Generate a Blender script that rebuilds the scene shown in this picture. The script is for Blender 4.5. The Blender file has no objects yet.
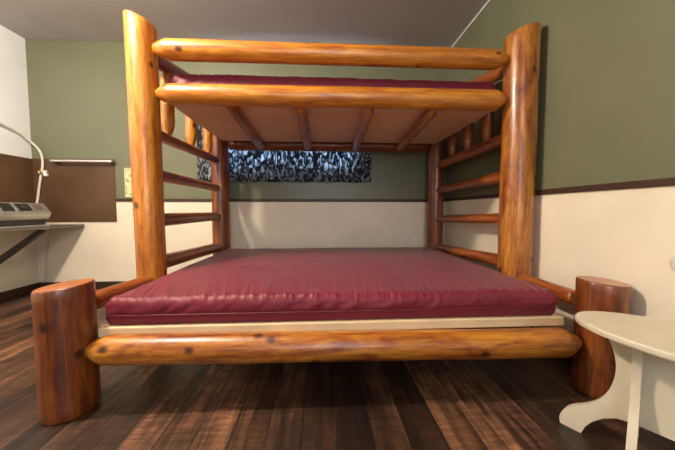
import bpy, bmesh, math, random
from mathutils import Vector, Matrix, noise

S = bpy.context.scene
COL = S.collection
R = math.radians
PI = math.pi

# ------------------------------------------------------------------ helpers
def link(o, parent=None):
    COL.objects.link(o)
    if parent: o.parent = parent
    return o

def mesh_obj(name, bm, mats, parent=None, loc=(0, 0, 0), smooth=False, rot=None):
    me = bpy.data.meshes.new(name)
    bmesh.ops.recalc_face_normals(bm, faces=bm.faces)
    bm.to_mesh(me); bm.free()
    if not isinstance(mats, (list, tuple)): mats = [mats]
    for m in mats: me.materials.append(m)
    if smooth:
        for p in me.polygons: p.use_smooth = True
    o = bpy.data.objects.new(name, me)
    o.location = loc
    if rot is not None:
        o.rotation_mode = 'QUATERNION'; o.rotation_quaternion = rot
    return link(o, parent)

def tag(o, label=None, cat=None, group=None, kind=None):
    if label: o['label'] = label
    if cat: o['category'] = cat
    if group: o['group'] = group
    if kind: o['kind'] = kind
    return o

def empty(name, loc, label, cat, group=None):
    o = bpy.data.objects.new(name, None); o.location = loc
    o.empty_display_size = .1
    link(o); return tag(o, label, cat, group)

def structure(name, bm, mats, smooth=False):
    return tag(mesh_obj(name, bm, mats, None, (0, 0, 0), smooth), kind='structure')

def box(bm, x0, x1, y0, y1, z0, z1, mi=0, bevel=0.0, seg=2):
    vs = [bm.verts.new((x, y, z)) for z in (z0, z1) for y in (y0, y1) for x in (x0, x1)]
    q = [(0, 2, 3, 1), (4, 5, 7, 6), (0, 1, 5, 4), (2, 6, 7, 3), (0, 4, 6, 2), (1, 3, 7, 5)]
    fs = [bm.faces.new([vs[i] for i in f]) for f in q]
    for f in fs: f.material_index = mi
    if bevel:
        es = list({e for f in fs for e in f.edges})
        r = bmesh.ops.bevel(bm, geom=es, offset=bevel, segments=seg, affect='EDGES', profile=.5)
        for f in r['faces']: f.material_index = mi
    return bm

def sweep(bm, pts, r, n=10, caps=True):
    pts = [Vector(p) for p in pts]
    rings = []
    up = None
    for i, p in enumerate(pts):
        t = (pts[min(i + 1, len(pts) - 1)] - pts[max(i - 1, 0)]).normalized()
        if up is None:
            up = Vector((0, 0, 1)) if abs(t.z) < .9 else Vector((1, 0, 0))
        a = (up - t * up.dot(t)).normalized(); up = a
        b = t.cross(a)
        rings.append([bm.verts.new(p + (a * math.cos(2 * PI * k / n) + b * math.sin(2 * PI * k / n)) * r) for k in range(n)])
    for A, B in zip(rings, rings[1:]):
        for k in range(n):
            bm.faces.new((A[k], A[(k + 1) % n], B[(k + 1) % n], B[k]))
    if caps:
        bm.faces.new(rings[0]); bm.faces.new(rings[-1])
    return bm

def spline(pts, n=8):
    P = [Vector(p) for p in pts]; out = []
    for i in range(len(P) - 1):
        a, b, c, d = P[max(i - 1, 0)], P[i], P[i + 1], P[min(i + 2, len(P) - 1)]
        for k in range(n):
            t = k / n
            out.append(.5 * ((2 * b) + (c - a) * t + (2 * a - 5 * b + 4 * c - d) * t * t + (3 * b - a - 3 * c + d) * t ** 3))
    out.append(P[-1]); return out

# ------------------------------------------------------------------ materials
class NT:
    def __init__(s, name):
        s.m = bpy.data.materials.new(name); s.m.use_nodes = True
        s.t = s.m.node_tree; s.t.nodes.clear()
        s.out = s.n('ShaderNodeOutputMaterial')
        s.b = s.n('ShaderNodeBsdfPrincipled')
        s.l(s.b, 0, s.out, 0)
    def n(s, typ, **kw):
        d = s.t.nodes.new(typ)
        for k, v in kw.items(): setattr(d, k, v)
        return d
    def l(s, a, ao, b, bi): s.t.links.new(a.outputs[ao], b.inputs[bi])
    def coord(s, scale=(1, 1, 1), rnd=False, rot=(0, 0, 0), loc=(0, 0, 0)):
        c = s.n('ShaderNodeTexCoord'); mp = s.n('ShaderNodeMapping')
        mp.inputs['Scale'].default_value = scale; mp.inputs['Rotation'].default_value = rot
        mp.inputs['Location'].default_value = loc
        if rnd:
            oi = s.n('ShaderNodeObjectInfo'); ml = s.n('ShaderNodeMath', operation='MULTIPLY'); ml.inputs[1].default_value = 37.0
            s.l(oi, 'Random', ml, 0)
            ad = s.n('ShaderNodeVectorMath', operation='ADD'); s.l(c, 'Object', ad, 0); s.l(ml, 0, ad, 1)
            s.l(ad, 0, mp, 0)
        else: s.l(c, 'Object', mp, 0)
        return mp
    def noise(s, mp, scale, detail=4, rough=.55, dist=0):
        d = s.n('ShaderNodeTexNoise'); d.inputs['Scale'].default_value = scale
        d.inputs['Detail'].default_value = detail; d.inputs['Roughness'].default_value = rough
        d.inputs['Distortion'].default_value = dist
        s.l(mp, 0, d, 'Vector'); return d
    def ramp(s, src, so, stops, interp='LINEAR'):
        d = s.n('ShaderNodeValToRGB'); cr = d.color_ramp; cr.interpolation = interp
        while len(cr.elements) > 1: cr.elements.remove(cr.elements[-1])
        cr.elements[0].position = stops[0][0]; cr.elements[0].color = (*stops[0][1], 1)
        for p, c in stops[1:]:
            e = cr.elements.new(p); e.color = (*c, 1)
        s.l(src, so, d, 0); return d
    def mix(s, fac, a, b, blend='MIX'):
        d = s.n('ShaderNodeMix', data_type='RGBA', blend_type=blend)
        for v, i in ((fac, 0), (a, 6), (b, 7)):
            if isinstance(v, tuple) and hasattr(v[0], 'outputs'): s.l(v[0], v[1], d, i)
            elif i == 0: d.inputs[0].default_value = v
            else: d.inputs[i].default_value = (*v, 1)
        return d
    def math(s, op, a, b=None):
        d = s.n('ShaderNodeMath', operation=op)
        for v, i in ((a, 0), (b, 1)):
            if v is None: continue
            if isinstance(v, tuple): s.l(v[0], v[1], d, i)
            else: d.inputs[i].default_value = v
        return d
    def bump(s, src, so, strength=.2, dist=.01):
        d = s.n('ShaderNodeBump'); d.inputs['Strength'].default_value = strength; d.inputs['Distance'].default_value = dist
        s.l(src, so, d, 'Height'); s.l(d, 0, s.b, 'Normal'); return d
    def set(s, **kw):
        for k, v in kw.items():
            k = k.replace('_', ' ')
            i = s.b.inputs[k]
            i.default_value = (*v, 1) if isinstance(v, tuple) else v

def plain(name, col, rough=.5, metal=0.0, var=.12, nscale=6, bump=0.0, coat=0.0):
    t = NT(name); mp = t.coord()
    nz = t.noise(mp, nscale)
    r = t.ramp(nz, 'Fac', [(.3, tuple(c * (1 - var) for c in col)), (.7, tuple(min(1, c * (1 + var)) for c in col))])
    t.l(r, 0, t.b, 'Base Color'); t.set(Roughness=rough, Metallic=metal)
    if coat: t.b.inputs['Coat Weight'].default_value = coat; t.b.inputs['Coat Roughness'].default_value = .15
    if bump:
        n2 = t.noise(mp, nscale * 25, 2); t.bump(n2, 'Fac', bump, .002)
    return t.m

def log_wood(name, light, mid, dark, streak=.5, coat=.55):
    t = NT(name)
    mp = t.coord((1, 1, .09), rnd=True)
    g = t.noise(mp, 46, 7, .68, .5)                        # long grain
    base = t.ramp(g, 'Fac', [(.32, dark), (.46, mid), (.62, light)])
    mp2 = t.coord((1, 1, .30), rnd=True)
    b = t.noise(mp2, 11, 7, .68, .8)                       # blotchy stain and bark traces
    br = t.ramp(b, 'Fac', [(.42, (1, 1, 1)), (.56, (1 - streak * .5, 1 - streak * .8, 1 - streak * .9)), (.68, (1 - streak * .95, 1 - streak * 1.3, 1 - streak * 1.4))])
    c1 = t.mix(1.0, (base, 0), (br, 0), 'MULTIPLY')
    mp3 = t.coord((1, 1, .8), rnd=True)                    # knots
    v = t.n('ShaderNodeTexVoronoi'); v.inputs['Scale'].default_value = 6.6; t.l(mp3, 0, v, 'Vector')
    nk = t.noise(mp3, 30, 2); vd = t.math('MULTIPLY_ADD', (nk, 'Fac'), .06); t.l(v, 'Distance', vd, 2)
    kr = t.ramp(vd, 0, [(.085, (.12, .08, .06)), (.12, (.42, .30, .24)), (.165, (1, 1, 1))])
    c2 = t.mix(1.0, (c1, 2), (kr, 0), 'MULTIPLY')
    t.l(c2, 2, t.b, 'Base Color')
    t.set(Roughness=.42, Coat_Weight=coat, Coat_Roughness=.24)
    hb = t.math('MULTIPLY_ADD', (b, 'Fac'), .8); t.l(g, 'Fac', hb, 2); t.bump(hb, 0, .22, .004)
    return t.m

def end_grain(name, c0, c1):
    t = NT(name); mp = t.coord((1, 1, .02))
    w = t.n('ShaderNodeTexWave', wave_type='RINGS', rings_direction='Z')
    w.inputs['Scale'].default_value = 26; w.inputs['Distortion'].default_value = 2.5; w.inputs['Detail'].default_value = 3
    t.l(mp, 0, w, 'Vector')
    r = t.ramp(w, 'Fac', [(.2, c0), (.8, c1)])
    nz = t.noise(mp, 9, 4); rr = t.ramp(nz, 'Fac', [(.35, (.75, .75, .75)), (.65, (1, 1, 1))])
    m = t.mix(1.0, (r, 0), (rr, 0), 'MULTIPLY')
    t.l(m, 2, t.b, 'Base Color'); t.set(Roughness=.35, Coat_Weight=.4, Coat_Roughness=.2)
    return t.m

def painted_wall(name, col, bump=.12, rough=.5, seam=None, seam_axis=0, seam_off=0.0):
    t = NT(name); mp = t.coord()
    nz = t.noise(mp, 2.2, 5)
    r = t.ramp(nz, 'Fac', [(.3, tuple(c * .93 for c in col)), (.7, tuple(min(1, c * 1.05) for c in col))])
    t.l(r, 0, t.b, 'Base Color'); t.set(Roughness=rough)
    n2 = t.noise(mp, 170, 3)
    if seam:
        sp = t.n('ShaderNodeSeparateXYZ'); t.l(mp, 0, sp, 0)
        a = t.math('ADD', (sp, seam_axis), seam_off + 100 * seam)
        a = t.math('MODULO', (a, 0), seam)
        a = t.math('SUBTRACT', (a, 0), seam / 2); a = t.math('ABSOLUTE', (a, 0))
        a = t.math('LESS_THAN', (a, 0), .004)
        a = t.math('MULTIPLY', (a, 0), -1.0)
        h = t.math('MULTIPLY_ADD', (n2, 'Fac'), .25); t.l(a, 0, h, 2)
        t.bump(h, 0, bump * 2, .004)
    else:
        t.bump(n2, 'Fac', bump, .003)
    return t.m

def plank_floor(name):
    t = NT(name)
    mp = t.coord(rot=(0, 0, PI / 2), loc=(.31, .07, 0))
    br = t.n('ShaderNodeTexBrick'); br.offset = .37; br.offset_frequency = 2
    for k, v in (('Scale', 1.0), ('Mortar Size', .0022), ('Mortar Smooth', .2), ('Bias', 0.0), ('Brick Width', 1.22), ('Row Height', .125)):
        br.inputs[k].default_value = v
    br.inputs['Color1'].default_value = (0, 0, 0, 1); br.inputs['Color2'].default_value = (1, 1, 1, 1); br.inputs['Mortar'].default_value = (.5, .5, .5, 1)
    t.l(mp, 0, br, 'Vector')
    tone = t.ramp(br, 'Color', [(0, (.020, .0105, .0075)), (.35, (.046, .023, .0145)), (.7, (.088, .044, .026)), (1, (.165, .082, .046))])
    c = t.n('ShaderNodeTexCoord')
    # each plank has its own grain: shift the coordinates by the plank tone
    ml = t.n('ShaderNodeVectorMath', operation='MULTIPLY_ADD'); t.l(br, 'Color', ml, 0); ml.inputs[1].default_value = (9, 5, 3); t.l(c, 'Object', ml, 2)
    mg = t.n('ShaderNodeMapping'); mg.inputs['Scale'].default_value = (1, .07, 1); t.l(ml, 0, mg, 0)
    g = t.noise(mg, 42, 6, .65, .4)
    gr = t.ramp(g, 'Fac', [(.34, (.30, .27, .25)), (.5, (.85, .82, .8)), (.68, (1.7, 1.6, 1.5))])
    m1 = t.mix(1.0, (tone, 0), (gr, 0), 'MULTIPLY')
    mc = t.n('ShaderNodeMapping'); mc.inputs['Scale'].default_value = (.16, 1, 1); t.l(ml, 0, mc, 0)
    sc = t.noise(mc, 60, 3, .6, .5)                         # saw marks across each plank
    sr = t.ramp(sc, 'Fac', [(.40, (.70, .70, .70)), (.62, (1.55, 1.48, 1.42))])
    m2 = t.mix(.8, (m1, 2), (sr, 0), 'MULTIPLY')
    ms = t.n('ShaderNodeMapping'); ms.inputs['Scale'].default_value = (1, .3, 1); t.l(ml, 0, ms, 0)
    bl = t.noise(ms, 5, 3); blr = t.ramp(bl, 'Fac', [(.35, (.45, .45, .45)), (.65, (1.5, 1.5, 1.5))])
    m3 = t.mix(1.0, (m2, 2), (blr, 0), 'MULTIPLY')
    m4 = t.mix((br, 'Fac'), (m3, 2), (.006, .004, .003))
    t.l(m4, 2, t.b, 'Base Color')
    rr = t.ramp(g, 'Fac', [(.3, (.5, .5, .5)), (.7, (.34, .34, .34))]); t.l(rr, 0, t.b, 'Roughness')
    hb = t.math('MULTIPLY_ADD', (sc, 'Fac'), .35); t.l(g, 'Fac', hb, 2)
    hb2 = t.math('MULTIPLY_ADD', (br, 'Fac'), -1.0); t.l(hb, 0, hb2, 2)
    t.bump(hb2, 0, .22, .004)
    return t.m

def vinyl(name, col):
    t = NT(name); mp = t.coord()
    nz = t.noise(mp, 5, 4)
    r = t.ramp(nz, 'Fac', [(.3, tuple(c * .9 for c in col)), (.7, tuple(c * 1.1 for c in col))])
    t.l(r, 0, t.b, 'Base Color'); t.set(Roughness=.52, Sheen_Weight=.15, Sheen_Roughness=.4)
    t.b.inputs['Specular IOR Level'].default_value = .4
    n2 = t.noise(mp, 420, 2); t.bump(n2, 'Fac', .08, .001)
    return t.m

def curtain_mat(name):
    t = NT(name)
    mp = t.coord((1, 1, 1))
    d0 = t.noise(mp, 9, 2)
    ad = t.n('ShaderNodeVectorMath', operation='MULTIPLY_ADD'); t.l(d0, 'Color', ad, 0); ad.inputs[1].default_value = (.05, 0, .05); t.l(mp, 0, ad, 2)
    st = t.n('ShaderNodeMapping'); st.inputs['Scale'].default_value = (19, .001, 12); t.l(ad, 0, st, 0)
    v = t.n('ShaderNodeTexVoronoi', distance='MINKOWSKI'); v.inputs['Scale'].default_value = 1; v.inputs['Exponent'].default_value = 3; t.l(st, 0, v, 'Vector')
    rings = t.math('MULTIPLY', (v, 'Distance'), 15.0); rings = t.math('SINE', (rings, 0)); rings = t.math('MULTIPLY_ADD', (rings, 0), .5); rings.inputs[2].default_value = .5
    st2 = t.n('ShaderNodeMapping'); st2.inputs['Scale'].default_value = (26, .001, 7); t.l(ad, 0, st2, 0)
    v2 = t.n('ShaderNodeTexVoronoi', feature='DISTANCE_TO_EDGE'); v2.inputs['Scale'].default_value = 1; t.l(st2, 0, v2, 'Vector')
    e = t.ramp(v2, 'Distance', [(.05, (0, 0, 0)), (.11, (1, 1, 1))])
    mm = t.math('MULTIPLY', (rings, 0), (e, 0))
    nz = t.noise(st, 1.3, 3); mm2 = t.math('MULTIPLY', (mm, 0), (nz, 'Fac'))
    c = t.ramp(mm2, 0, [(.02, (.03, .036, .046)), (.10, (.11, .135, .17)), (.26, (.21, .25, .30)), (.50, (.46, .50, .54))])
    t.l(c, 0, t.b, 'Base Color'); t.set(Roughness=.8)
    tr = t.n('ShaderNodeBsdfTranslucent'); t.l(c, 0, tr, 'Color')
    mx = t.n('ShaderNodeMixShader'); mx.inputs[0].default_value = .5
    t.l(t.b, 0, mx, 1); t.l(tr, 0, mx, 2); t.l(mx, 0, t.out, 0)
    return t.m

def glow(name, col, strength):
    t = NT(name); t.t.nodes.remove(t.b)
    e = t.n('ShaderNodeEmission'); e.inputs[0].default_value = (*col, 1); e.inputs[1].default_value = strength
    t.l(e, 0, t.out, 0); return t.m

M = {}
M['log'] = log_wood('varnished_log', (.64, .275, .022), (.50, .175, .013), (.30, .076, .006), .36)
M['log_bark'] = log_wood('varnished_log_with_bark_streaks', (.57, .240, .020), (.39, .132, .011), (.15, .040, .005), .66)
M['log_dark_shaded'] = log_wood('varnished_dark_shaded_log', (.31, .088, .010), (.18, .041, .005), (.07, .014, .003), .5)
M['rung'] = log_wood('varnished_red_log', (.44, .130, .016), (.29, .068, .009), (.14, .027, .004), .45)
M['end'] = end_grain('log_end_grain', (.46, .20, .06), (.62, .33, .12))
M['end_red'] = end_grain('stump_end_grain', (.36, .105, .032), (.55, .20, .07))
M['green'] = painted_wall('sage_green_paint', (.160, .170, .104), .10, .36)
M['cream'] = painted_wall('cream_wainscot_paint', (.88, .80, .65), .06, .42, 1.22, 0, .0)
M['cream_side'] = painted_wall('cream_side_paint', (.88, .80, .65), .06, .42)
M['white'] = painted_wall('white_wall_paint', (.85, .88, .91), .08, .55)
M['ceil'] = painted_wall('ceiling_paint', (.50, .46, .445), .10, .7, 1.11, 0, .07)
M['trim'] = plain('dark_brown_trim', (.050, .024, .015), .45)
M['trim_white'] = plain('white_corner_strip', (.75, .74, .70), .5)
M['panel'] = plain('brown_splash_panel', (.105, .055, .028), .42, var=.2, nscale=3)
M['floor'] = plank_floor('dark_laminate_planks')
M['vinyl'] = vinyl('maroon_vinyl', (.170, .0105, .027))
M['piping'] = plain('maroon_piping', (.12, .009, .022), .45)
M['ply'] = plain('plywood_underside', (.74, .53, .33), .6, var=.10, nscale=5)
M['pine'] = plain('pale_pine_board', (.74, .56, .35), .55, var=.10, nscale=7)
M['curtain'] = curtain_mat('patterned_curtain_cloth')
M['steel'] = plain('brushed_steel', (.62, .62, .60), .33, .9, .08, 20)
M['chrome'] = plain('chrome_bar', (.80, .80, .80), .2, .9, .05, 10)
M['grey_steel'] = plain('grey_bracket_steel', (.10, .085, .075), .4, .5)
M['shelf'] = plain('brown_shelf_laminate', (.085, .045, .027), .35, var=.2)
M['shelf_edge'] = plain('grey_shelf_edge', (.17, .145, .125), .4, .3)
M['black'] = plain('black_plastic', (.012, .012, .013), .35)
M['hose'] = plain('white_rubber_hose', (.72, .70, .62), .45)
M['plastic'] = plain('white_plastic', (.82, .82, .80), .35)
t = NT('pale_yellow_paper'); mp = t.coord((1, 1, .8)); nz = t.noise(mp, 26, 2)
rp = t.ramp(nz, 'Fac', [(.40, (.30, .42, .16)), (.47, (.66, .68, .40))]); t.l(rp, 0, t.b, 'Base Color'); t.set(Roughness=.8); M['paper'] = t.m
M['table'] = plain('cream_table_paint', (.62, .56, .43), .38, var=.06, nscale=12, bump=.05, coat=.2)
M['brass'] = plain('brass_fitting', (.70, .52, .25), .3, .9)
M['alu'] = plain('window_frame_paint', (.6, .6, .6), .4)
M['sky'] = glow('daylight_pane', (.62, .80, 1.0), 9.0)
M['fill_glow'] = glow('fill_window_glow', (.70, .85, 1.0), 1.5)
M['foam'] = plain('dark_frame_wood', (.20, .10, .05), .6)

# ------------------------------------------------------------------ room
XL, XR, YB, YF, ZC, ZR = -2.83, 1.325, 2.95, -2.3, 2.44, .90
WX0, WX1, WZ0, WZ1 = -1.12, .40, 1.20, 2.10          # window opening
T = .10
bm = bmesh.new(); box(bm, XL - T, XR + T, YF - T, YB + T, -.1, 0); structure('floor', bm, M['floor'])
bm = bmesh.new(); box(bm, XL - T, XR + T, YF - T, YB + T, ZC, ZC + .1); structure('ceiling', bm, M['ceil'])
bm = bmesh.new()
box(bm, XL, XR, YB, YB + T, 0, ZR, 1)
box(bm, XL, XR, YB, YB + T, ZR, WZ0, 0)
box(bm, XL, WX0, YB, YB + T, WZ0, WZ1, 0); box(bm, WX1, XR, YB, YB + T, WZ0, WZ1, 0)
box(bm, XL, XR, YB, YB + T, WZ1, ZC, 0)
structure('wall_back', bm, [M['green'], M['cream']])
bm = bmesh.new(); box(bm, XL - T, XL, YF, YB, 0, ZR, 1); box(bm, XL - T, XL, YF, YB, ZR, ZC, 0)
structure('wall_left', bm, [M['white'], M['cream_side']])
bm = bmesh.new(); box(bm, XR, XR + T, YF, YB, 0, ZR, 1); box(bm, XR, XR + T, YF, YB, ZR, ZC, 0)
structure('wall_right', bm, [M['green'], M['cream_side']])
bm = bmesh.new(); box(bm, XL, XR, YF - T, YF, 0, ZR, 1); box(bm, XL, XR, YF - T, YF, ZR, ZC, 0)
structure('wall_front', bm, [M['green'], M['cream']])
# baseboards, chair rails, ceiling corner strip
bm = bmesh.new(); box(bm, XL + .014, XR - .014, YB - .014, YB, 0, .075, 0, .004); structure('baseboard_back', bm, M['trim'])
bm = bmesh.new(); box(bm, XL, XL + .014, YF, YB, 0, .075, 0, .004); structure('baseboard_left', bm, M['trim'])
bm = bmesh.new(); box(bm, XR - .014, XR, YF, YB, 0, .075, 0, .004); structure('baseboard_right', bm, M['trim'])
bm = bmesh.new(); box(bm, -2.055, XR - .012, YB - .012, YB, .885, .915, 0, .003); structure('trim_1', bm, M['trim'])
bm = bmesh.new(); box(bm, XR - .012, XR, YF, YB, .892, .922, 0, .003); structure('trim_2', bm, M['trim'])
bm = bmesh.new(); box(bm, XR - .012, XR, YF, YB, ZC - .014, ZC, 0, .003); structure('trim_3', bm, M['trim_white'])
# window behind the curtain
bm = bmesh.new(); f = .045
box(bm, WX0, WX1, YB + .03, YB + .09, WZ0, WZ0 + f); box(bm, WX0, WX1, YB + .03, YB + .09, WZ1 - f, WZ1)
box(bm, WX0, WX0 + f, YB + .03, YB + .09, WZ0 + f, WZ1 - f); box(bm, WX1 - f, WX1, YB + .03, YB + .09, WZ0 + f, WZ1 - f)
xm = (WX0 + WX1) / 2; box(bm, xm - .02, xm + .02, YB + .03, YB + .09, WZ0 + f, WZ1 - f)
w = structure('window_1', bm, M['alu'])
bm = bmesh.new(); box(bm, WX0 + f, xm - .02, YB + .06, YB + .066, WZ0 + f, WZ1 - f); mesh_obj('pane', bm, M['sky'], w)
bm = bmesh.new(); box(bm, xm + .02, WX1 - f, YB + .06, YB + .066, WZ0 + f, WZ1 - f); mesh_obj('pane', bm, M['sky'], w)

# ------------------------------------------------------------------ logs
def make_log(name, parent, p0, p1, r0, r1, tip0=0.0, tip1=0.0, mats=None, wob=.03, slant=(0, 0), bow=0.0, seed=0, edge=.012, tipr=.24):
    """a peeled log from p0 to p1; tipN = length of the pencil-shaped end; slant tilts the top cut"""
    p0, p1 = Vector(p0), Vector(p1)
    off = parent.location if parent else Vector()
    L = (p1 - p0).length
    bm = bmesh.new(); n = 36
    ts = set()
    k = max(6, int(L / .04))
    for i in range(k + 1): ts.add(round(i / k * L, 5))
    if tip0:
        for q in (0, .15, .35, .6, .85, 1.0, 1.15): ts.add(round(min(L, tip0 * q), 5))
    else:
        for q in (0, edge * .3, edge): ts.add(round(q, 5))
    if tip1:
        for q in (0, .15, .35, .6, .85, 1.0, 1.15): ts.add(round(max(0, L - tip1 * q), 5))
    else:
        for q in (0, edge * .3, edge): ts.add(round(L - q, 5))
    ts = sorted(ts); rings = []
    sd = Vector((seed * 3.71, seed * 1.37, seed * 5.11))
    for t in ts:
        u = t / L
        r = r0 + (r1 - r0) * u
        if tip0 and t < tip0:
            q = max(0, t / tip0); r *= tipr + (1 - tipr) * (.5 * q + .5 * math.sin(q * PI / 2))
        elif not tip0 and t < edge: r -= edge * .6 * (1 - t / edge) ** 2
        if tip1 and t > L - tip1:
            q = max(0, (L - t) / tip1); r *= tipr + (1 - tipr) * (.5 * q + .5 * math.sin(q * PI / 2))
        elif not tip1 and t > L - edge: r -= edge * .6 * (1 - (L - t) / edge) ** 2
        bx = bow * math.sin(PI * u)
        ring = []
        for j in range(n):
            a = 2 * PI * j / n
            dv = Vector((math.cos(a), math.sin(a), 0))
            nn = noise.noise(dv * .8 + Vector((0, 0, t * 2.2)) + sd) + .35 * noise.noise(dv * 2 + Vector((0, 0, t * 7)) + sd)
            rr = r * (1 + wob * nn)
            x, y = dv.x * rr + bx, dv.y * rr
            z = t + (slant[0] * x + slant[1] * y) * max(0, (t - L + .25) / .25) if t > L - .25 else t
            ring.append(bm.verts.new((x, y, z)))
        rings.append(ring)
    for A, B in zip(rings, rings[1:]):
        for j in range(n): bm.faces.new((A[j], A[(j + 1) % n], B[(j + 1) % n], B[j]))
    f0 = bm.faces.new(rings[0]); f1 = bm.faces.new(rings[-1])
    f0.material_index = 1; f1.material_index = 1
    d = (p1 - p0).normalized()
    rot = Vector((0, 0, 1)).rotation_difference(d) if d.z > .9 else d.to_track_quat('Z', 'Y')
    o = mesh_obj(name, bm, mats or [M['log'], M['end']], parent, p0 - off, False, rot)
    for p in o.data.polygons: p.use_smooth = len(p.vertices) == 4
    return o

bed = empty('bunk_bed', (.11, 1.95, 0), 'varnished log bunk bed, lower bunk wider than the upper, against the back wall', 'bunk bed')
RED = [M['log_dark_shaded'], M['end_red']]  # short posts' dark wood; on rear posts and upper rear rail, shade as colour
RG = [M['rung'], M['end']]
YP, YRR, YS = 1.68, 2.80, 1.145
LX, RX = -.997, 1.215           # tall front posts
LRX, RRX = -.975, 1.165         # tall rear posts
LSX, RSX = -1.005, 1.215        # short front posts
make_log('tall_post', bed, (LX + .015, YP, 0), (LX - .005, YP, 1.857), .074, .077, mats=[M['log'], M['end']], slant=(-.38, .0), seed=1, wob=.035)
make_log('tall_post', bed, (RX, YP, 0), (RX, YP, 1.872), .093, .094, mats=[M['log_bark'], M['end']], slant=(.26, .0), seed=2, wob=.04)
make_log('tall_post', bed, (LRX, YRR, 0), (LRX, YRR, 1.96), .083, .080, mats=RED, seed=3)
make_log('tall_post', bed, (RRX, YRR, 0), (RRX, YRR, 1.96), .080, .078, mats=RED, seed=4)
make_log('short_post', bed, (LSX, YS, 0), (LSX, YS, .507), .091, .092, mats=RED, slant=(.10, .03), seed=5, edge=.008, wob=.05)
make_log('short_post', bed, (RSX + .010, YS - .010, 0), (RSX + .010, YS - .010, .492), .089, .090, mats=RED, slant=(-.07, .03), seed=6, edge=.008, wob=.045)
# long rails
make_log('front_rail', bed, (LSX + .07, YS - .005, .245), (RSX - .075, YS - .005, .220), .058, .062, .085, .09, mats=[M['log_bark'], M['end']], seed=7, wob=.03)
make_log('upper_rail', bed, (LX + .055, YP, 1.455), (RX - .085, YP, 1.465), .058, .060, .10, .08, seed=8, wob=.03)
make_log('guard_rail', bed, (LX + .042, YP, 1.700), (RX - .085, YP, 1.705), .056, .056, .10, .08, seed=9, wob=.03)
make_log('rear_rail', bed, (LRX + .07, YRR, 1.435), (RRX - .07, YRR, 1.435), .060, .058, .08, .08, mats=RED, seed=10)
make_log('rear_rail', bed, (LRX + .07, YRR, .245), (RRX - .07, YRR, .245), .058, .058, .08, .08, mats=RG, seed=11)
make_log('guard_rail', bed, (LRX + .07, YRR, 1.78), (RRX - .07, YRR, 1.78), .05, .05, .08, .08, mats=RG, seed=12)
# low side rails between the short and the tall front posts
make_log('side_rail', bed, (LSX + .012, YS + .08, .405), (LX + .025, YP - .065, .398), .041, .037, mats=RG, seed=13)
make_log('side_rail', bed, (RSX - .02, YS + .08, .385), (RX - .01, YP - .08, .385), .036, .036, mats=RG, seed=14)
# end ladders
for xf, xr, zz in ((LX, LRX, ((1.255, 1.265, .036), (1.010, 1.006, .038), (.738, .742, .042), (.478, .448, .047))),
                   (RX - .02, RRX, ((1.262, 1.240, .040), (1.018, .996, .038), (.745, .712, .036), (.465, .426, .042)))):
    for i, (za, zb, r) in enumerate(zz):
        make_log('rung', bed, (xf, YP + .05, za), (xr, YRR - .06, zb), r, r * .9, .06, .06, mats=RG, seed=20 + i + (0 if xf < 0 else 7), tipr=.6)
    make_log('end_guard_rail', bed, (xf, YP + .05, 1.69), (xr, YRR - .06, 1.86), .042, .042, .06, .06, mats=RG, seed=40 + (xf > 0), tipr=.6)
    for i, y in enumerate((1.92, 2.23, 2.53) if xf < 0 else (1.98, 2.24, 2.49)):
        u = (y - YP) / (YRR - YP); xx = xf + (xr - xf) * u + (0 if xf < 0 else .012)
        zlow = (1.255 + .01 * u if xf < 0 else 1.262 - .022 * u)
        make_log('spindle', bed, (xx, y, zlow + .018), (xx, y, 1.69 + .17 * u - .02), .040, .038, .085, .085, mats=[M['log'], M['end']] if xf < 0 else RG, seed=50 + i + 5 * (xf > 0), tipr=.35)
# logs under the upper bunk
for i, (xa, xb) in enumerate(((-.525, -.565), (-.12, -.125), (.292, .335), (.685, .765))):
    make_log('slat_log', bed, (xa, YP + .015, 1.410), (xb, YRR - .05, 1.395), .033, .036, .05, .07, mats=[M['log_bark'], M['end']], seed=60 + i)
bm = bmesh.new(); box(bm, -.905, 1.105, YP + .055, 2.66, 1.434, 1.452, 0, .002, 1)
mesh_obj('upper_board', bm, M['ply'], bed, -bed.location)
bm = bmesh.new(); box(bm, -.905, 1.085, 1.165, 2.70, .283, .322, 0, .004, 2)
tag(mesh_obj('lower_board', bm, M['pine'], bed, -bed.location), 'pale pine board under the lower mattress')
for x in (-.55, .1, .75):
    bm = bmesh.new(); box(bm, x - .045, x + .045, 1.19, 2.75, .24, .2825, 0, .003, 1)
    mesh_obj('cross_slat', bm, M['foam'], bed, -bed.location)

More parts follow.
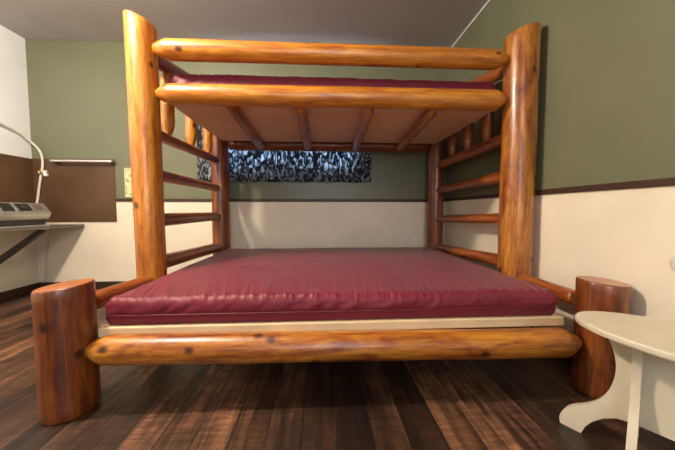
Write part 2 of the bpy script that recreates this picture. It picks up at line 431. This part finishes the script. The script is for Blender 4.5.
# ------------------------------------------------------------------ mattresses
def mattress(name, x0, x1, y0, y1, z0, z1, label, amp, seed, rk):
    """a rounded slab with pulled folds along its front edge"""
    nx, ny = 460, 110
    hx, hy, h = (x1 - x0) / 2, (y1 - y0) / 2, z1 - z0
    cx, cy = (x0 + x1) / 2, (y0 + y1) / 2
    sd = Vector((seed, seed * 2.3, 0))
    rr = h * rk
    def prof(k, K):
        return k / K
    bm = bmesh.new()
    # top and bottom grids are joined by side rings
    def xy(i, j): return -hx + 2 * hx * i / nx, -hy + 2 * hy * j / ny
    def fold(x, y):
        d = (y + hy)                                     # distance from the front edge
        xx = x + cx
        skew = xx + d * .35 * math.sin(xx * 2.1 + seed)
        w = noise.noise(Vector((skew * 25, d * 1.6, 3)) + sd)
        w2 = noise.noise(Vector((skew * 52, d * 2.5, 9)) + sd)
        reach = .11 + .30 * max(0, .35 + noise.noise(Vector((xx * 1.9, 0, 5)) + sd))
        a = math.exp(-(d / reach) ** 2)
        f = (1 - abs(w)) ** 6 - .35 + .45 * (1 - abs(w2)) ** 5
        g = noise.noise(Vector((xx * 1.5, (y + cy) * 1.5, 0)) + sd)
        g2 = (1 - abs(noise.noise(Vector((skew * 3.2, (y + cy) * 1.1, 7)) + sd))) ** 5
        return amp * a * f + .004 * g + .0055 * g2
    top, bot = {}, {}
    for i in range(nx + 1):
        for j in range(ny + 1):
            x, y = xy(i, j)
            ex = max(0, abs(x) - (hx - rr)) / rr; ey = max(0, abs(y) - (hy - rr)) / rr
            e = min(1, math.hypot(ex, ey)); dz = rr * .8 * (1 - math.sqrt(max(0, 1 - e * e)))
            # crowned a little
            z = z1 - dz + fold(x, y) * (1 - e * .3)
            sx = x - (math.copysign(rr * .16, x) * (ex * ey))
            sy = y - (math.copysign(rr * .16, y) * (ex * ey))
            top[i, j] = bm.verts.new((sx, sy, z))
            if i in (0, nx) or j in (0, ny):
                bot[i, j] = None
    for i in range(nx):
        for j in range(ny):
            bm.faces.new((top[i, j], top[i + 1, j], top[i + 1, j + 1], top[i, j + 1]))
    loop = [(i, 0) for i in range(nx)] + [(nx, j) for j in range(ny)] + [(i, ny) for i in range(nx, 0, -1)] + [(0, j) for j in range(ny, 0, -1)]
    prev = [top[k] for k in loop]
    K = 9
    for s in range(1, K + 1):
        u = s / K; ring = []
        for k in loop:
            v = top[k].co
            z = v.z + (z0 - v.z) * u
            b = math.sin(PI * u) * .006 - .010 * u * u
            p = Vector((v.x, v.y, 0)); q = Vector((v.x / hx, v.y / hy, 0))
            nrm = Vector(((1 if q.x > .985 else -1 if q.x < -.985 else 0), (1 if q.y > .985 else -1 if q.y < -.985 else 0), 0))
            if nrm.length: nrm.normalize()
            wr = noise.noise(Vector((v.x * 26 + s * .35, v.y * 26, u * 1.2)) + sd) * .007 * (1 - u * .6)
            pinch = -.0035 if s == 5 else 0
            p += nrm * (b + wr + pinch)
            ring.append(bm.verts.new((p.x, p.y, z)))
        N = len(loop)
        for a in range(N):
            bm.faces.new((prev[a], prev[(a + 1) % N], ring[(a + 1) % N], ring[a]))
        prev = ring
    bm.faces.new(prev)
    bmesh.ops.translate(bm, verts=bm.verts, vec=(0, 0, -z0))
    o = mesh_obj(name, bm, M['vinyl'], None, (cx, cy, z0), True)
    return tag(o, label, 'mattress')

m1 = mattress('mattress', -.888, 1.062, 1.180, 2.70, .3225, .434, 'wide maroon vinyl mattress on the lower bunk', .0085, 3.1, .24)
m2 = mattress('mattress', -.900, 1.108, 1.758, 2.66, 1.4525, 1.610, 'narrow maroon vinyl mattress on the upper bunk behind its front log rail', .005, 8.7, .13)
def piping(par, x0, x1, y0, y1, z):
    bm = bmesh.new(); r = .03
    pts = []
    for cx, cy, a0 in ((x1 - r, y1 - r, 0), (x0 + r, y1 - r, 90), (x0 + r, y0 + r, 180), (x1 - r, y0 + r, 270)):
        for k in range(5):
            a = R(a0 + 22.5 * k); pts.append((cx + r * math.cos(a), cy + r * math.sin(a), z))
    pts.append(pts[0])
    sweep(bm, pts, .0035, 8, False)
    mesh_obj('piping', bm, M['piping'], par, -par.location, True)
piping(m1, -.891, 1.065, 1.177, 2.703, .366)
piping(m2, -.903, 1.111, 1.755, 2.663, 1.52)

# ------------------------------------------------------------------ curtain
bm = bmesh.new()
cx0, cx1, cz0, cz1 = -1.235, .520, 1.090, 2.12
nx, nz = 260, 30; rows = []
for j in range(nz + 1):
    z = cz0 + (cz1 - cz0) * j / nz; row = []
    for i in range(nx + 1):
        u = i / nx; x = cx0 + (cx1 - cx0) * u
        y = .010 * math.sin(u * 62 + 1.2 * math.sin(u * 9) + .4 * math.sin(z * 4)) + .004 * noise.noise(Vector((x * 5, z * 3, 0)))
        row.append(bm.verts.new((x - cx0, y, z - cz0 + (.004 * math.sin(u * 40) if j == 0 else 0))))
    rows.append(row)
for A, B in zip(rows, rows[1:]):
    for i in range(nx): bm.faces.new((A[i], A[i + 1], B[i + 1], B[i]))
ct = empty('curtain', (cx0, 2.912, cz0), 'short patterned blue and white curtain over the window behind the bunk bed', 'curtain')
cl = mesh_obj('curtain_cloth', bm, M['curtain'], ct, (0, 0, 0), True)
sm = cl.modifiers.new('thickness', 'SOLIDIFY'); sm.thickness = .002
bm = bmesh.new(); sweep(bm, [(-.05, .003, cz1 - cz0 + .008), (cx1 - cx0 + .05, .003, cz1 - cz0 + .008)], .009, 10)
for x in (-.03, cx1 - cx0 + .03): box(bm, x - .008, x + .008, .0, .0375, cz1 - cz0 - .005, cz1 - cz0 + .02)
mesh_obj('curtain_rod', bm, M['chrome'], ct)

# ------------------------------------------------------------------ kitchen corner on the left
bm = bmesh.new(); box(bm, XL + .009, -2.055, YB - .008, YB - .001, .680, 1.305, 0, .002, 1)
tag(mesh_obj('mounted_splash_panel', bm, M['panel']), 'dark brown splash panel on the back wall, with the towel rail along its top edge', 'wall panel')
bm = bmesh.new(); box(bm, XL + .001, XL + .008, 1.7, YB - .0005, .680, 1.300, 0, .002, 1)
tag(mesh_obj('mounted_splash_panel', bm, M['panel']), 'dark brown splash panel on the left wall behind the silver appliance', 'wall panel')

tb = empty('towel_rail', (-2.32, YB - .0095, 1.275), 'chrome towel rail mounted near the top edge of the brown panel', 'towel rail')
bm = bmesh.new(); box(bm, -.285, .285, -.062, -.046, -.010, .010, 0, .003); mesh_obj('bar', bm, M['chrome'], tb)
for x in (-.255, .255):
    bm = bmesh.new(); box(bm, x - .014, x + .014, -.046, -.004, -.016, .010, 0, .003); box(bm, x - .024, x + .024, -.005, .0, -.026, .018, 0, .002)
    mesh_obj('bar_bracket', bm, M['grey_steel'], tb)

sh = empty('wall_shelf', (XL, 2.4, .66), 'narrow brown wall shelf with a diagonal brace in the left corner', 'shelf')
bm = bmesh.new(); box(bm, .002, .465, -.75, .540, -.022, -.002, 0, .003); mesh_obj('shelf_board', bm, M['shelf'], sh)
bm = bmesh.new(); box(bm, .465, .472, -.75, .535, -.024, -.001, 0, .002, 1); mesh_obj('edge_strip', bm, M['shelf_edge'], sh)
def bar(bm, a, b, w, h):
    a, b = Vector(a), Vector(b); t = (b - a).normalized(); s = t.cross(Vector((0, 1, 0))).normalized(); y = s.cross(t)
    vs = [bm.verts.new(p + s * (sx * h) + y * (sy * w)) for p in (a, b) for sx, sy in ((-1, -1), (1, -1), (1, 1), (-1, 1))]
    for f in ((0, 1, 2, 3), (7, 6, 5, 4), (0, 4, 5, 1), (1, 5, 6, 2), (2, 6, 7, 3), (3, 7, 4, 0)): bm.faces.new([vs[i] for i in f])
bm = bmesh.new(); bar(bm, (.43, .16, -.034), (.045, .03, -.385), .014, .022); mesh_obj('brace', bm, M['grey_steel'], sh)
bm = bmesh.new(); box(bm, .0, .05, -.75, .10, -.44, -.375, 0, .003, 1); mesh_obj('wall_cleat', bm, M['trim'], sh)
bm = bmesh.new(); box(bm, .30, .45, .12, .20, -.030, -.0225, 0, .002, 1); mesh_obj('hinge_plate', bm, M['shelf_edge'], sh)

ap = empty('countertop_appliance', (-2.535, 2.30, .6595), 'low silver countertop appliance with black switches standing on the wall shelf', 'appliance')
def prism(bm, prof, y0, y1, mi=0):
    A = [bm.verts.new((x, y0, z)) for x, z in prof]; B = [bm.verts.new((x, y1, z)) for x, z in prof]
    n = len(prof); fs = [bm.faces.new(A), bm.faces.new(B)]
    for i in range(n): fs.append(bm.faces.new((A[i], A[(i + 1) % n], B[(i + 1) % n], B[i])))
    for f in fs: f.material_index = mi
    return fs
bm = bmesh.new(); fs = prism(bm, [(-.17, .06), (.125, .06), (.155, .115), (.150, .122), (.088, .200), (-.17, .200)], -.55, .33)
bmesh.ops.recalc_face_normals(bm, faces=bm.faces)
bmesh.ops.bevel(bm, geom=list(bm.edges), offset=.005, segments=2, affect='EDGES')
mesh_obj('housing', bm, M['steel'], ap)
bm = bmesh.new(); box(bm, -.16, .115, -.53, .31, .012, .060, 0, .004); mesh_obj('base', bm, M['black'], ap)
bm = bmesh.new(); box(bm, -.17, .135, -.55, .33, .0, .013, 0, .003); mesh_obj('drip_tray', bm, M['steel'], ap)
tilt = math.atan2(.078, -.062)
def on_slope(y, u, wy, wu, name, mat, h=.008):
    # a block lying on the sloping control face; u = 0 low edge .. 1 top edge
    a = Vector((.150, 0, .122)); b = Vector((.088, 0, .200)); t = (b - a).normalized(); nrm = Vector((t.z, 0, -t.x))
    c = a + (b - a) * u; bm = bmesh.new()
    vs = [bm.verts.new(c + t * su * wu + Vector((0, y + sy * wy, 0)) + nrm * hh) for hh in (-.001, h) for su, sy in ((-1, -1), (1, -1), (1, 1), (-1, 1))]
    for f in ((0, 1, 2, 3), (7, 6, 5, 4), (0, 4, 5, 1), (1, 5, 6, 2), (2, 6, 7, 3), (3, 7, 4, 0)): bm.faces.new([vs[i] for i in f])
    return mesh_obj(name, bm, mat, ap)
on_slope(.00, .5, .040, .036, 'rocker_switch', M['black'])
on_slope(.125, .5, .050, .034, 'socket_block', M['black'])
on_slope(.125, .5, .022, .016, 'socket_face', M['grey_steel'], .012)
on_slope(.245, .5, .035, .026, 'rating_plate', M['shelf_edge'], .0015)

# hose that loops over the corner and drops behind the appliance
hp = [(-2.805, 1.95, 1.50), (-2.805, 2.35, 1.565), (-2.805, 2.60, 1.565), (-2.80, 2.80, 1.525), (-2.765, 2.905, 1.435), (-2.725, 2.925, 1.36),
      (-2.712, 2.928, 1.28), (-2.722, 2.928, 1.19), (-2.745, 2.928, 1.09), (-2.765, 2.928, .98), (-2.785, 2.93, .87), (-2.80, 2.93, .80)]
hs = empty('flexible_hose', (-2.72, YB - .009, 1.175), 'white flexible hose looping over the left corner down behind the appliance', 'hose')
off = hs.location
bm = bmesh.new(); sweep(bm, [p - off for p in spline(hp, 10)], .0105, 10); mesh_obj('hose_tube', bm, M['hose'], hs, smooth=True)
bm = bmesh.new(); box(bm, -.035, .045, -.022, .0, -.020, .006, 0, .004); box(bm, .015, .045, -.026, .0, -.045, .012, 0, .004)
tag(mesh_obj('wall_clip', bm, M['plastic'], hs), 'white clip holding the hose')
bm = bmesh.new(); sweep(bm, [(p[0] + 2.72, p[1] - off.y, p[2] - 1.175) for p in ((-2.716, 2.925, 1.205), (-2.722, 2.925, 1.178), (-2.728, 2.925, 1.15))], .0145, 12)
mesh_obj('ferrule', bm, M['brass'], hs, smooth=True)
bm = bmesh.new(); sweep(bm, spline([(-2.70, 2.932, .632), (-2.705, 2.930, .5), (-2.73, 2.930, .34), (-2.745, 2.930, .2), (-2.76, 2.925, .0765)], 6), .0075, 8)
tag(mesh_obj('hanging_cord', bm, M['hose'], smooth=True), 'thin pale cord hanging on the cream wall under the wall shelf', 'cord')

# note on the wall behind the left post
bm = bmesh.new(); box(bm, -.06, .06, -.002, 0, -.145, .145)
tag(mesh_obj('paper_note', bm, M['paper'], None, (-1.905, YB - .001, 1.075)), 'small pale yellow paper note with green marks on the back wall beside the left post', 'note')

# round white fitting on the right wall
bm = bmesh.new()
prof = [(.0, .036), (.004, .036), (.010, .034), (.016, .028), (.020, .018), (.022, .0)]
n = 28; prev = None
for h, r in prof:
    ring = [bm.verts.new((-h, math.cos(2 * PI * k / n) * max(r, .0005), math.sin(2 * PI * k / n) * max(r, .0005))) for k in range(n)]
    if prev:
        for k in range(n): bm.faces.new((prev[k], prev[(k + 1) % n], ring[(k + 1) % n], ring[k]))
    else: bm.faces.new(ring)
    prev = ring
bm.faces.new(prev)
tag(mesh_obj('round_wall_fitting', bm, M['plastic'], None, (XR, .941, .600), True), 'small round white fitting on the cream right wall above the side table', 'wall fitting')

# ------------------------------------------------------------------ cream side table with crossed legs
TC = Vector((1.005, .81, 0)); TZ = .430
st = empty('side_table', TC, 'cream painted oval side table with crossed cut-out legs beside the right short post', 'side table')
AX = Vector((.53, -.848, 0)); TD = AX * .142          # long axis of the oval top; its centre from the first cross panel
bm = bmesh.new(); n = 96; prev = None
ea, eb, ang = .300, .172, math.atan2(AX.y, AX.x)
for r, z in ((.97, TZ - .022), (.992, TZ - .020), (1.0, TZ - .015), (1.0, TZ - .006), (.99, TZ - .0015), (.972, TZ)):
    ring = []
    for k in range(n):
        a = 2 * PI * k / n; x, y = ea * r * math.cos(a), eb * r * math.sin(a)
        ring.append(bm.verts.new((TD.x + x * math.cos(ang) - y * math.sin(ang), TD.y + x * math.sin(ang) + y * math.cos(ang), z)))
    if prev:
        for k in range(n): bm.faces.new((prev[k], prev[(k + 1) % n], ring[(k + 1) % n], ring[k]))
    else: bm.faces.new(ring)
    prev = ring
bm.faces.new(prev)
mesh_obj('tabletop', bm, M['table'], st)
OUT = [(0, .186), (.02, .190), (.045, .184), (.07, .170), (.09, .148), (.11, .120), (.14, .090), (.18, .066), (.23, .051), (.28, .046), (.33, .053), (.37, .067), (TZ - .0225, .088)]
INN = [(0, .126), (.03, .116), (.06, .098), (.09, .070), (.11, .038), (.118, .0), (1, 0)]
def lerp(T, z):
    for (a, u), (b, v) in zip(T, T[1:]):
        if a <= z <= b: return u + (v - u) * (z - a) / (b - a)
    return T[-1][1]
def cross_panel(dx, dy, th=.022, ext=0.0, cx=0.0, cy=0.0):
    bm = bmesh.new(); nx_, ny_ = -dy * th / 2, dx * th / 2
    op = spline([(z, s_, 0) for z, s_ in OUT], 4); oz = [(p.x, p.y) for p in op]
    zs = sorted({round(z, 4) for z, _ in oz} | {round(.118 * k / 12, 4) for k in range(13)})
    zs = [z for z in zs if z <= oz[-1][0] + 1e-6]
    for sg in (1, -1):
        cols = {}
        for z in zs:
            o_, i_ = lerp(oz, min(z, oz[-1][0])) + ext, (lerp(INN, z) + ext) if z < .1179 else 0.0
            cols[z] = [[bm.verts.new((cx + dx * sg * s_ + k * nx_, cy + dy * sg * s_ + k * ny_, z)) for s_ in (o_, i_)] for k in (1, -1)]
        for za, zb in zip(zs, zs[1:]):
            A, B = cols[za], cols[zb]
            for k in (0, 1): bm.faces.new((A[k][0], A[k][1], B[k][1], B[k][0]))
            bm.faces.new((A[0][0], A[1][0], B[1][0], B[0][0]))
            if zb <= .1181: bm.faces.new((A[0][1], A[1][1], B[1][1], B[0][1]))
        for z in (zs[0], zs[-1]):
            A = cols[z]; bm.faces.new((A[0][0], A[0][1], A[1][1], A[1][0]))
    bmesh.ops.remove_doubles(bm, verts=bm.verts, dist=.0004)
    return mesh_obj('leg_panel', bm, M['table'], st)
cross_panel(AX.x, AX.y, ext=.142, cx=TD.x, cy=TD.y)
cross_panel(-.79, -.613)

# ------------------------------------------------------------------ light
def lamp(name, typ, loc, power, col, size=.1, rot=(0, 0, 0), sy=None):
    d = bpy.data.lights.new(name, typ); d.energy = power; d.color = col
    if typ == 'POINT': d.shadow_soft_size = size
    else:
        d.size = size
        if sy: d.shape = 'RECTANGLE'; d.size_y = sy
    o = bpy.data.objects.new(name, d); o.location = loc; o.rotation_euler = rot; COL.objects.link(o); return o
lamp('ceiling_lamp_and_fill', 'POINT', (-1.40, .95, 2.30), 105, (1.0, .86, .68), .07)
lamp('ceiling_lamp_and_fill', 'POINT', (.35, -1.2, 2.25), 14, (1.0, .86, .68), .12)  # added warm fill from behind the camera, not a known fixture
lamp('cool_fill', 'AREA', (.1, YF + .10, 1.45), 12, (.90, .94, 1.0), 1.4, (PI / 2, 0, 0), 1.1)  # added cool fill light, shining in from behind the camera
bm = bmesh.new()
for a_ in ((-.66, -.60, .85, 2.05), (.80, .86, .85, 2.05), (.07, .13, .85, 2.05)): box(bm, a_[0], a_[1], YF, YF + .05, a_[2], a_[3])
for z_ in (.85, 1.99): box(bm, -.60, .80, YF, YF + .05, z_, z_ + .06)
w2 = structure('fill_window', bm, M['alu'])  # unseen window frame added to go with the cool fill
bm = bmesh.new(); box(bm, -.60, .80, YF + .002, YF + .01, .91, 1.99); mesh_obj('pane', bm, M['fill_glow'], w2)  # glowing pane, added along with the fill
W = bpy.data.worlds.new('world'); S.world = W; W.use_nodes = True
W.node_tree.nodes['Background'].inputs[0].default_value = (.55, .68, .9, 1)
W.node_tree.nodes['Background'].inputs[1].default_value = .3

# ------------------------------------------------------------------ camera
cd = bpy.data.cameras.new('camera'); cam = bpy.data.objects.new('camera', cd); COL.objects.link(cam)
cd.sensor_width = 36; cd.lens = 280 / 675 * 36; cd.clip_start = .02
yaw, pit = R(3.3676), R(3.0665)
cam.location = (0, 0, .80); cam.rotation_euler = (PI / 2 - pit, 0, -yaw)
S.camera = cam
S.view_settings.view_transform = 'Standard'; S.view_settings.look = 'None'
S.view_settings.gamma = 1; S.view_settings.use_curve_mapping = False
S.view_settings.exposure = .92
